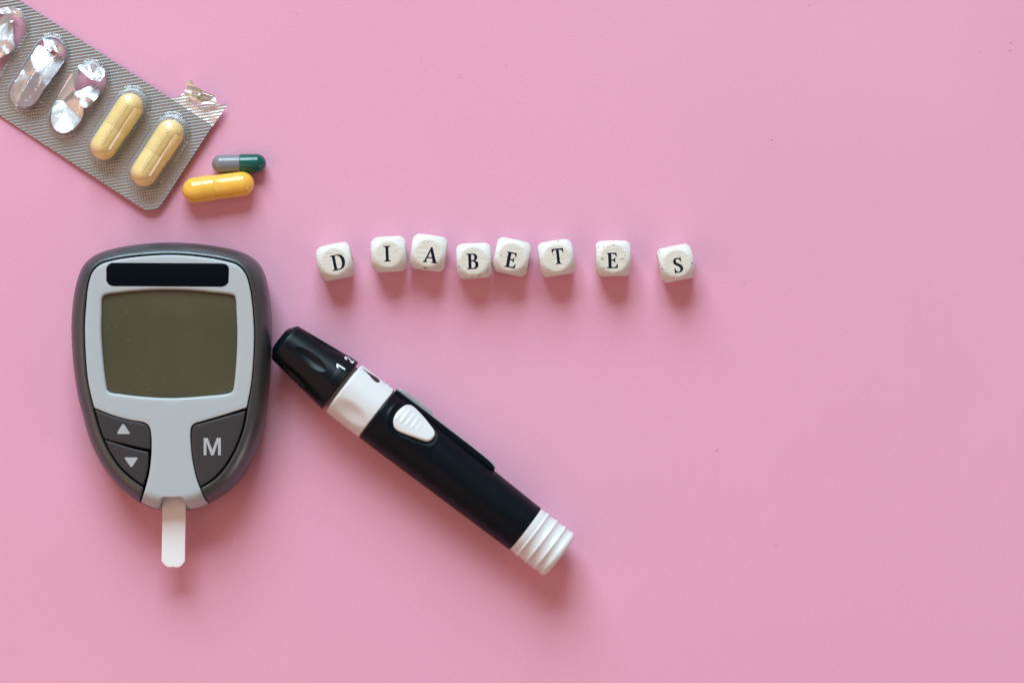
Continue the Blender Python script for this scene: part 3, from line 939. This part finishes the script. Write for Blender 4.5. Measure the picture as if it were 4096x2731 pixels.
for di, (ch, cpx, rot, lpx, lrot, label) in enumerate(dice):
    cx, cy = W([cpx], A_)[0]
    d = thing('letter_die', label, 'letter die', (cx, cy, 0), 'letter dice spelling a word')
    a_i = A_ * random.uniform(0.99, 1.01)
    R_i = RS * random.uniform(0.985, 1.015)
    dirs = CG_V / np.linalg.norm(CG_V, axis=1, keepdims=True)
    r, c = soft_r(dirs, a_i, R_i)
    wob = np.array([noise.noise(Vector(q) * 2.3 + Vector((di * 7.1, 3, 1))) * 0.05 + noise.noise(Vector(q) * 9 + Vector((di * 3.3, 8, 4))) * 0.022 for q in dirs])
    P = dirs * (r + wob)[:, None]
    flat = np.clip((R_i * 1.004 - c) / (R_i * 0.02), 0, 1)
    an = math.radians(rot)
    ca, sa = math.cos(an), math.sin(an)
    Q = np.column_stack([cx + P[:, 0] * ca - P[:, 1] * sa, cy + P[:, 0] * sa + P[:, 1] * ca, P[:, 2]])
    Q[:, 2] -= Q[:, 2].min()
    blk = make('block', Q, CG_F, M_die, d)
    at = blk.data.attributes.new('flat', 'FLOAT', 'POINT')
    at.data.foreach_set('value', flat.astype(np.float32))
    ztop = Q[:, 2].max()
    # stamped letter: ragged edge, lies on the top face
    lx, ly = W([lpx], 2 * A_)[0]
    la = math.radians(lrot)
    loops = []
    for lp in LET[ch]:
        q = np.asarray(lp, float)
        q = resample(q, 0.022)
        q = q + np.array([[noise.noise(Vector((p[0] * 22, p[1] * 22, di * 5.0))), noise.noise(Vector((p[0] * 22, p[1] * 22, 9 + di * 5.0)))] for p in q]) * 0.016
        q = q - normals_in(q) * (0.006 if len(loops) == 0 else -0.006)
        q[:, 1] -= 0.5
        q *= CAPH
        q = np.column_stack([lx + q[:, 0] * math.cos(la) - q[:, 1] * math.sin(la), ly + q[:, 0] * math.sin(la) + q[:, 1] * math.cos(la)])
        loops.append(q)
    # height of the die's surface under the letter
    top = Q[Q[:, 2] > ztop - 4.6]
    def die_h(x, y, top=top):
        P2 = np.column_stack([np.ravel(x), np.ravel(y)])
        out = np.empty(len(P2))
        for s in range(0, len(P2), 500):
            dd = ((P2[s:s + 500, None] - top[None, :, :2]) ** 2).sum(2)
            ix = np.argpartition(dd, 4, axis=1)[:, :4]
            w = 1 / (np.take_along_axis(dd, ix, 1) + 1e-4)
            out[s:s + 500] = (top[ix, 2] * w).sum(1) / w.sum(1)
        return out.reshape(np.shape(x)) + 0.035
    lt = pad('letter', loops, die_h, M_letter, d, rr=0.0, depth=0.12, grid=0.35)
    lt['label'] = 'black stamped serif letter ' + ch
    for (qx, qy), w_, h_, ang_, tone in CHIPS.get(di, []):
        x0, y0 = W([(qx, qy)], 2 * A_ - 1.0)[0]
        a0 = np.linspace(0, 2 * math.pi, 15, endpoint=False)
        rad = np.array([0.75 + 0.5 * noise.noise(Vector((math.cos(t_) * 2.2, math.sin(t_) * 2.2, qx * 0.37))) for t_ in a0])
        ex_, ey_ = rad * np.cos(a0) * w_ * K / 2, rad * np.sin(a0) * h_ * K / 2
        ca_, sa_ = math.cos(math.radians(ang_)), math.sin(math.radians(ang_))
        lp = np.column_stack([x0 + ex_ * ca_ - ey_ * sa_, y0 + ex_ * sa_ + ey_ * ca_])
        pad('paint_chip', [lp], die_h, M_chip if tone else M_smudge, d, rr=0.0, depth=0.08, grid=0.3)

# ------------------------------------------------------------------ blister pack
PA = math.radians(33.0)
bu = np.array([math.cos(PA), math.sin(PA)])
bv = np.array([-math.sin(PA), math.cos(PA)])
def bpx(u, v):
    u, v = np.broadcast_arrays(u, v)
    return np.array([851.0, 504.0]) + u[..., None] * bu + v[..., None] * bv
def zsheet(x, y):
    px = np.column_stack([np.ravel(x) / K + 2048, -np.ravel(y) / K + 1365.5]) - np.array([851.0, 504.0])
    u = px @ bu
    s = np.clip((u + 1060) / 1060, 0, 1.1)
    return (0.7 + 1.9 * s ** 2).reshape(np.shape(x))
pack = thing('blister_pack', 'silver foil blister strip with three burst and two filled pockets', 'blister pack', (*W([(420, 420)], 0)[0], 0))
rc = 62
th = np.linspace(0, math.pi / 2, 14)
corner = [(-rc + rc * math.cos(a), 430 - rc + rc * math.sin(a)) for a in th]
sheet_uv = np.array([(-1060, 0), (-14, 0), (-4, 3), (0, 12)] + corner + [(-1060, 430)])
sheet = resample(W(bpx(sheet_uv[:, 0], sheet_uv[:, 1]), 2.0), 0.5)
DU = [-125 - 193 * i for i in range(5)]
VC, HL, RD = 205.0, 95.5, 70.5
def stadium(u0, r, hl, n=16):
    a = np.linspace(0, math.pi, n)
    top = [(u0 + r * math.cos(t), VC + hl + r * math.sin(t)) for t in a]
    bot = [(u0 - r * math.cos(t), VC - hl - r * math.sin(t)) for t in a]
    return np.array(top + bot)
holes = []
for i in (2, 3, 4):
    s = stadium(DU[i], RD - 5, HL)
    holes.append(resample(W(bpx(s[:, 0], s[:, 1]), 2.0), 0.5))
pad('foil_sheet', [sheet] + holes, lambda x, y: zsheet(x, y), M_foil, pack, rr=0.0, depth=0.32, grid=3.0, smooth=False, bottom=True)

dome_h = 8.7
def facets(P, seed, slope, spread, n=7):
    """creased foil: the difference of two convex fans of planes"""
    g = np.random.default_rng(seed)
    out = np.zeros(len(P))
    for sg in (1, -1):
        gr_ = g.normal(0, slope, (n, 2))
        c_ = g.uniform(-spread, spread, (n, 2)) * np.array([1.0, 1.6])
        out += sg * ((P[:, None, :] - c_[None]) * gr_[None]).sum(2).max(1)
    return out
for i, u0 in enumerate(DU):
    # rings from the flange up over the pocket
    prof_d = [(-10.0, 0.04), (-7.0, 0.12), (-4.5, 0.40), (-2.8, 0.52), (-1.0, 0.46), (0.4, 0.50), (1.4, 0.7), (2.3, 1.05)]
    for k in range(1, 17):
        a = k / 16 * math.pi / 2
        ex = 2.1
        rr_ = 1 - (math.cos(a)) ** (2 / ex)
        prof_d.append((3.0 + rr_ * (RD - 3.0), 1.3 + (dome_h - 1.3) * (math.sin(a)) ** (2 / ex)))
    v, f = [], []
    NS = 28
    for d, z in prof_d:
        s = stadium(u0, max(RD - d, 0.6), HL, NS)
        q = W(bpx(s[:, 0], s[:, 1]), 2.0)
        zz = zsheet(q[:, 0], q[:, 1]) + z
        if i >= 2 and z > 1:
            dent = np.array([noise.noise(Vector((p[0] * 0.22, p[1] * 0.22, i * 4.0))) for p in q])
            zz = zz + dent * 1.3 * min(1, z / 6) - (1.0 if i == 2 else 1.4) * min(1, z / 8)
        v += [(a, b, c) for (a, b), c in zip(q, zz)]
    m = 2 * NS
    for r in range(len(prof_d) - 1):
        for k in range(m):
            k2 = (k + 1) % m
            f.append((r * m + k, (r + 1) * m + k, (r + 1) * m + k2, r * m + k2))
    last = (len(prof_d) - 1) * m
    # close the crown between the two facing half rings
    for k in range(NS - 1):
        f.append((last + k, last + k + 1, last + m - 2 - k, last + m - 1 - k))
    pk = make('pocket', v, f, M_dome if i < 2 else M_dome_open, pack, True)
    pk['label'] = 'clear domed pocket holding a capsule' if i < 2 else 'clear dented pocket burst open and empty'
    if i >= 2:
        flaps = {
            2: [[(650, 1080), (760, 900), (850, 790), (868, 870), (838, 1020), (905, 1130), (925, 1285), (860, 1400), (780, 1460), (700, 1475), (620, 1430), (585, 1330), (600, 1200)],
                [(838, 1035), (920, 1000), (990, 965), (1060, 935), (1120, 985), (1100, 1090), (1020, 1190), (975, 1215), (915, 1190), (880, 1110)],
                [(880, 752), (960, 722), (1080, 740), (1180, 790), (1190, 840), (1140, 925), (1040, 900), (950, 830)]],
            3: [[(420, 520), (520, 580), (600, 640), (710, 655), (670, 760), (600, 870), (510, 1000), (400, 1150), (280, 1195), (160, 1150), (112, 1040), (160, 920), (260, 760), (340, 640)],
                [(470, 420), (560, 420), (660, 480), (715, 570), (690, 615), (600, 570), (520, 505)]],
            4: [[(-230, 800), (-60, 690), (0, 640), (155, 540), (140, 450), (115, 250), (60, 190), (-40, 240), (-160, 420), (-250, 600)],
                [(-20, 120), (60, 80), (180, 90), (260, 160), (240, 190), (180, 200), (120, 180), (40, 170)]]}[i]
        for fi, fl_ in enumerate(flaps):
            loop = catmull(W(c7(fl_), 3.0), True, 6)
            loop = resample(loop.mean(0) + (loop - loop.mean(0)) * (1.06 if fi == 0 else 1.0), 0.35)
            loop = loop + np.array([[noise.noise(Vector((p[0] * 2.2, p[1] * 2.2, 1))), noise.noise(Vector((p[0] * 2.2, p[1] * 2.2, 7)))] for p in loop]) * 0.22
            loop_c = loop.mean(0)
            def crump(x, y, i=i, fi=fi, loop_c=loop_c):
                P2 = np.column_stack([np.ravel(x), np.ravel(y)]) - loop_c
                o = facets(P2, 40 * i + fi, 0.30 if fi else 0.20, 2.6) + facets(P2, 40 * i + fi + 9, 0.10, 3.5, 22)
                o += ((0.11 if i == 2 else 0.27), 0.50, 0.46)[fi] * (loop_c[1] - np.ravel(y)) + (0.16, 0.08, 0.10)[fi] * (np.ravel(x) - loop_c[0])
                base = (1.6, 2.6, 3.0)[fi]
                return (np.clip(zsheet(np.ravel(x), np.ravel(y)) + base + o, 0.15, 7.5)).reshape(np.shape(x))
            fo = pad('torn_flap', [loop], crump, M_crumple, pk, rr=0.0, depth=0.05, grid=0.55, bottom=True)

# bare foil left standing past the long edge, with its curled tear
tab_px = ct([(20, 668), (150, 640), (270, 585), (330, 545), (400, 540), (450, 570), (520, 620), (600, 700), (700, 800), (800, 850), (950, 820), (1100, 812), (1250, 800), (1340, 830), (1460, 838), (1590, 832), (1612, 885), (1400, 1190), (1225, 1455), (1190, 1500), (800, 1240), (480, 1010), (10, 700)])
loop = resample(W(tab_px, 2.5), 0.3)
loop = loop + np.array([[noise.noise(Vector((p[0] * 3, p[1] * 3, 1))), noise.noise(Vector((p[0] * 3, p[1] * 3, 7)))] for p in loop]) * 0.10
def tab_h(x, y):
    w = np.array([noise.noise(Vector((a * 0.35, b * 0.35, 2))) for a, b in zip(np.ravel(x), np.ravel(y))]).reshape(np.shape(x))
    return zsheet(x, y) - 0.36 + 0.25 * w * np.clip(1, 0, 1)
tb = pad('torn_foil_edge', [loop], tab_h, M_tab, pack, rr=0.0, depth=0.05, grid=0.8, bottom=True)
curl_px = ct([(425, 575), (430, 480), (445, 410), (488, 375), (495, 330), (470, 275), (456, 240), (490, 185), (570, 160), (630, 175), (690, 225), (718, 300), (800, 380), (900, 435), (1030, 505), (1160, 540), (1270, 600), (1295, 700), (1340, 820), (1230, 830), (1100, 815), (960, 830), (850, 822), (720, 770), (620, 700), (520, 610)])
loop = resample(catmull(W(curl_px, 4.0), True, 5), 0.25)
P0, P1 = W(ct([(430, 580), (1330, 830)]), 3.0)
ax_ = (P1 - P0) / np.linalg.norm(P1 - P0)
nx_ = np.array([-ax_[1], ax_[0]])
def curl_h(x, y):
    P2 = np.column_stack([np.ravel(x), np.ravel(y)])
    s = (P2 - P0) @ nx_
    a = (P2 - P0) @ ax_
    fac = np.array([noise.noise(Vector((q[0] * 0.35, q[1] * 0.35, 4))) for q in P2])
    fold = np.interp(s, [-2, 0.0, 0.9, 1.7, 3.0, 5.5, 8], [0.4, 0.0, 1.3, 0.5, 2.6, 2.2, 0.6])
    fold = fold - 0.25 * s
    cross = 0.8 * np.abs(((a * 0.30 + s * 0.12 + 0.3) % 2) - 1)
    return np.clip(2.2 + 0.7 * fold + 0.5 * cross + facets(P2 - (P0 + P1) / 2, 5, 0.36, 2.2, 8) + 0.25 * (P0[1] - P2[:, 1]) + 0.10 * (P2[:, 0] - P0[0]), 0.6, 8).reshape(np.shape(x))
pad('curled_tear', [loop], curl_h, M_crumple, tb, rr=0.0, depth=0.05, grid=0.4, bottom=True)

# ------------------------------------------------------------------ capsules
def capsule(name, label, p0, p1, r_mm, mats, split, z0, group, step=0.12, cap_first=True):
    """p0, p1 end points (px); split: where the wider half ends, 0..1"""
    a = W([p0], z0 + r_mm)[0]
    b = W([p1], z0 + r_mm)[0]
    L = np.linalg.norm(b - a)
    u = np.append((b - a) / L, 0)
    nn = np.array([-u[1], u[0], 0])
    org = (*((a + b) / 2), z0)
    t = thing(name, label, 'capsule', org, group)
    A = np.append(a, z0 + r_mm)
    def lathe(nm_, pairs, m, rad):
        n_ = 64
        v, f = [], []
        for s, r in pairs:
            for k in range(n_):
                th_ = 2 * math.pi * k / n_
                v.append(A + u * s + nn * (r * math.cos(th_)) + np.array([0, 0, 1]) * (r * math.sin(th_)))
        for i in range(len(pairs) - 1):
            for k in range(n_):
                k2 = (k + 1) % n_
                f.append((i * n_ + k, i * n_ + k2, (i + 1) * n_ + k2, (i + 1) * n_ + k))
        f.append(tuple(range(n_ - 1, -1, -1)))
        f.append(tuple((len(pairs) - 1) * n_ + k for k in range(n_)))
        make(nm_, v, [q[::-1] for q in f], m, t, True, 40)
    def half(rad, s_end, flip):
        pr = []
        for k in range(13):
            a_ = k / 12 * math.pi / 2
            pr.append((rad - rad * math.cos(a_) + 0.0, max(rad * math.sin(a_), 0.02)))
        pr.append((s_end - 0.12, rad))
        pr.append((s_end - 0.03, rad - 0.03))
        pr.append((s_end, rad - 0.10))
        pr.append((s_end, rad - 0.5))
        if flip:
            pr = [(L - s, r) for s, r in pr][::-1]
        return pr
    rs = r_mm - step
    if cap_first:
        lathe('capsule_cap', half(r_mm, L * split, False), mats[0], r_mm)
        lathe('capsule_body', half(rs, L * (1 - split) + 0.4, True), mats[1], rs)
    else:
        lathe('capsule_body', half(rs, L * (1 - split) + 0.4, False), mats[1], rs)
        lathe('capsule_cap', half(r_mm, L * split, True), mats[0], r_mm)
    return t

capsule('capsule', 'glossy bright yellow capsule lying loose on the pink paper', (728.6, 768), (1017, 730), 3.86, (M_yellow, M_yellow), 0.455, 0.0, 'loose capsules', 0.14)
capsule('capsule', 'small capsule, half grey and half dark green', (847.5, 657), (1064, 653), 2.84, (M_greencap, M_greycap), 0.482, 0.0, 'loose capsules', 0.12, False)
for i, lab in ((0, 'pale yellow capsule sealed in the pocket nearest the rounded corner'), (1, 'pale yellow capsule sealed in the pocket next to the burst ones')):
    a = bpx(np.array(DU[i] - 1.0), np.array(63.0))
    b = bpx(np.array(DU[i] - 3.0), np.array(361.0))
    zz = float(zsheet(*[np.array([c]) for c in W([(a + b) / 2], 5)[0]])[0])
    capsule('capsule', lab, a, b, 4.15, (M_pale, M_pale), 0.52, zz + 0.12, 'capsules sealed in the blister pack', 0.07)

# ------------------------------------------------------------------ specks of dust on the paper
specks = [(1686, 238, 7), (2024, 265, 5), (1837, 312, 10), (1842, 300, 7), (885, 428, 4), (3087, 560, 9), (3084, 595, 4), (2977, 1134, 4), (2868, 1802, 9), (3104, 2184, 7), (3236, 22, 6), (4044, 172, 7), (4040, 203, 5), (3920, 212, 5), (1757, 1334, 4), (1201, 1675, 6), (2075, 410, 4), (1185, 58, 5)]
v, f = [], []
for px, py, ln in specks:
    x, y = W([(px, py)])[0]
    a = random.uniform(0, math.pi)
    du = np.array([math.cos(a), math.sin(a)]) * ln * K
    dv = np.array([-math.sin(a), math.cos(a)]) * 0.08
    n0 = len(v)
    for s, w in ((-0.5, 0.3), (0.0, 1.0), (0.5, 0.3)):
        for zz in (0.004, 0.09):
            for e in (-1, 1):
                p = np.array([x, y]) + du * s + dv * e * w + np.array([0, 0.12 * (1 - 4 * s * s)])
                v.append((p[0], p[1], zz))
    for q in ((0, 1, 5, 4), (4, 5, 9, 8), (2, 6, 7, 3), (6, 10, 11, 7), (0, 4, 6, 2), (4, 8, 10, 6), (1, 3, 7, 5), (5, 7, 11, 9), (0, 2, 3, 1), (8, 9, 11, 10)):
        f.append(tuple(n0 + k for k in q))
M_dust = mat('dust', (0.42, 0.20, 0.27), 0.9)
tag(make('dust_specks', v, f, M_dust, None, False), 'tiny dark specks and fibres scattered on the pink paper', 'dust', None, 'stuff')

lint = [(480, 560, 14), (525, 640, 18), (533, 862, 16), (600, 1090, 6), (580, 1215, 5), (820, 1190, 12), (985, 550, 4), (885, 610, 4), (738, 772, 4), (372, 765, 5), (1128, 815, 4), (338, 1000, 9), (545, 1265, 16), (700, 1250, 12), (1210, 945, 6), (410, 1020, 5), (1330, 560, 5), (440, 760, 8)]
v, f = [], []
for cx_, cy_, ln in lint:
    x, y = W(c1([(cx_, cy_)]), ZT - 1.1)[0]
    a = random.uniform(0, math.pi)
    du = np.array([math.cos(a), math.sin(a)]) * ln * 0.9 * K
    dv = np.array([-math.sin(a), math.cos(a)])
    n0 = len(v)
    ss = np.linspace(-0.5, 0.5, 6)
    for q in ss:
        p = np.array([x, y]) + du * q + dv * (0.25 * ln / 14) * math.sin(q * 6)
        for e, zz in ((-1, 0.0), (1, 0.0), (0, 0.05)):
            w = p + dv * e * 0.032
            v.append((w[0], w[1], ZT - 1.145 + zz))
    for k in range(5):
        b0, b1 = n0 + 3 * k, n0 + 3 * k + 3
        f += [(b0, b1, b1 + 2, b0 + 2), (b0 + 2, b1 + 2, b1 + 1, b0 + 1), (b0 + 1, b1 + 1, b1, b0)]
M_lint = mat('lint', (0.34, 0.33, 0.29), 0.9)
tag(make('lint_fibres', v, f, M_lint, None, False), 'fine pale lint fibres lying on the meter screen', 'lint', None, 'stuff')
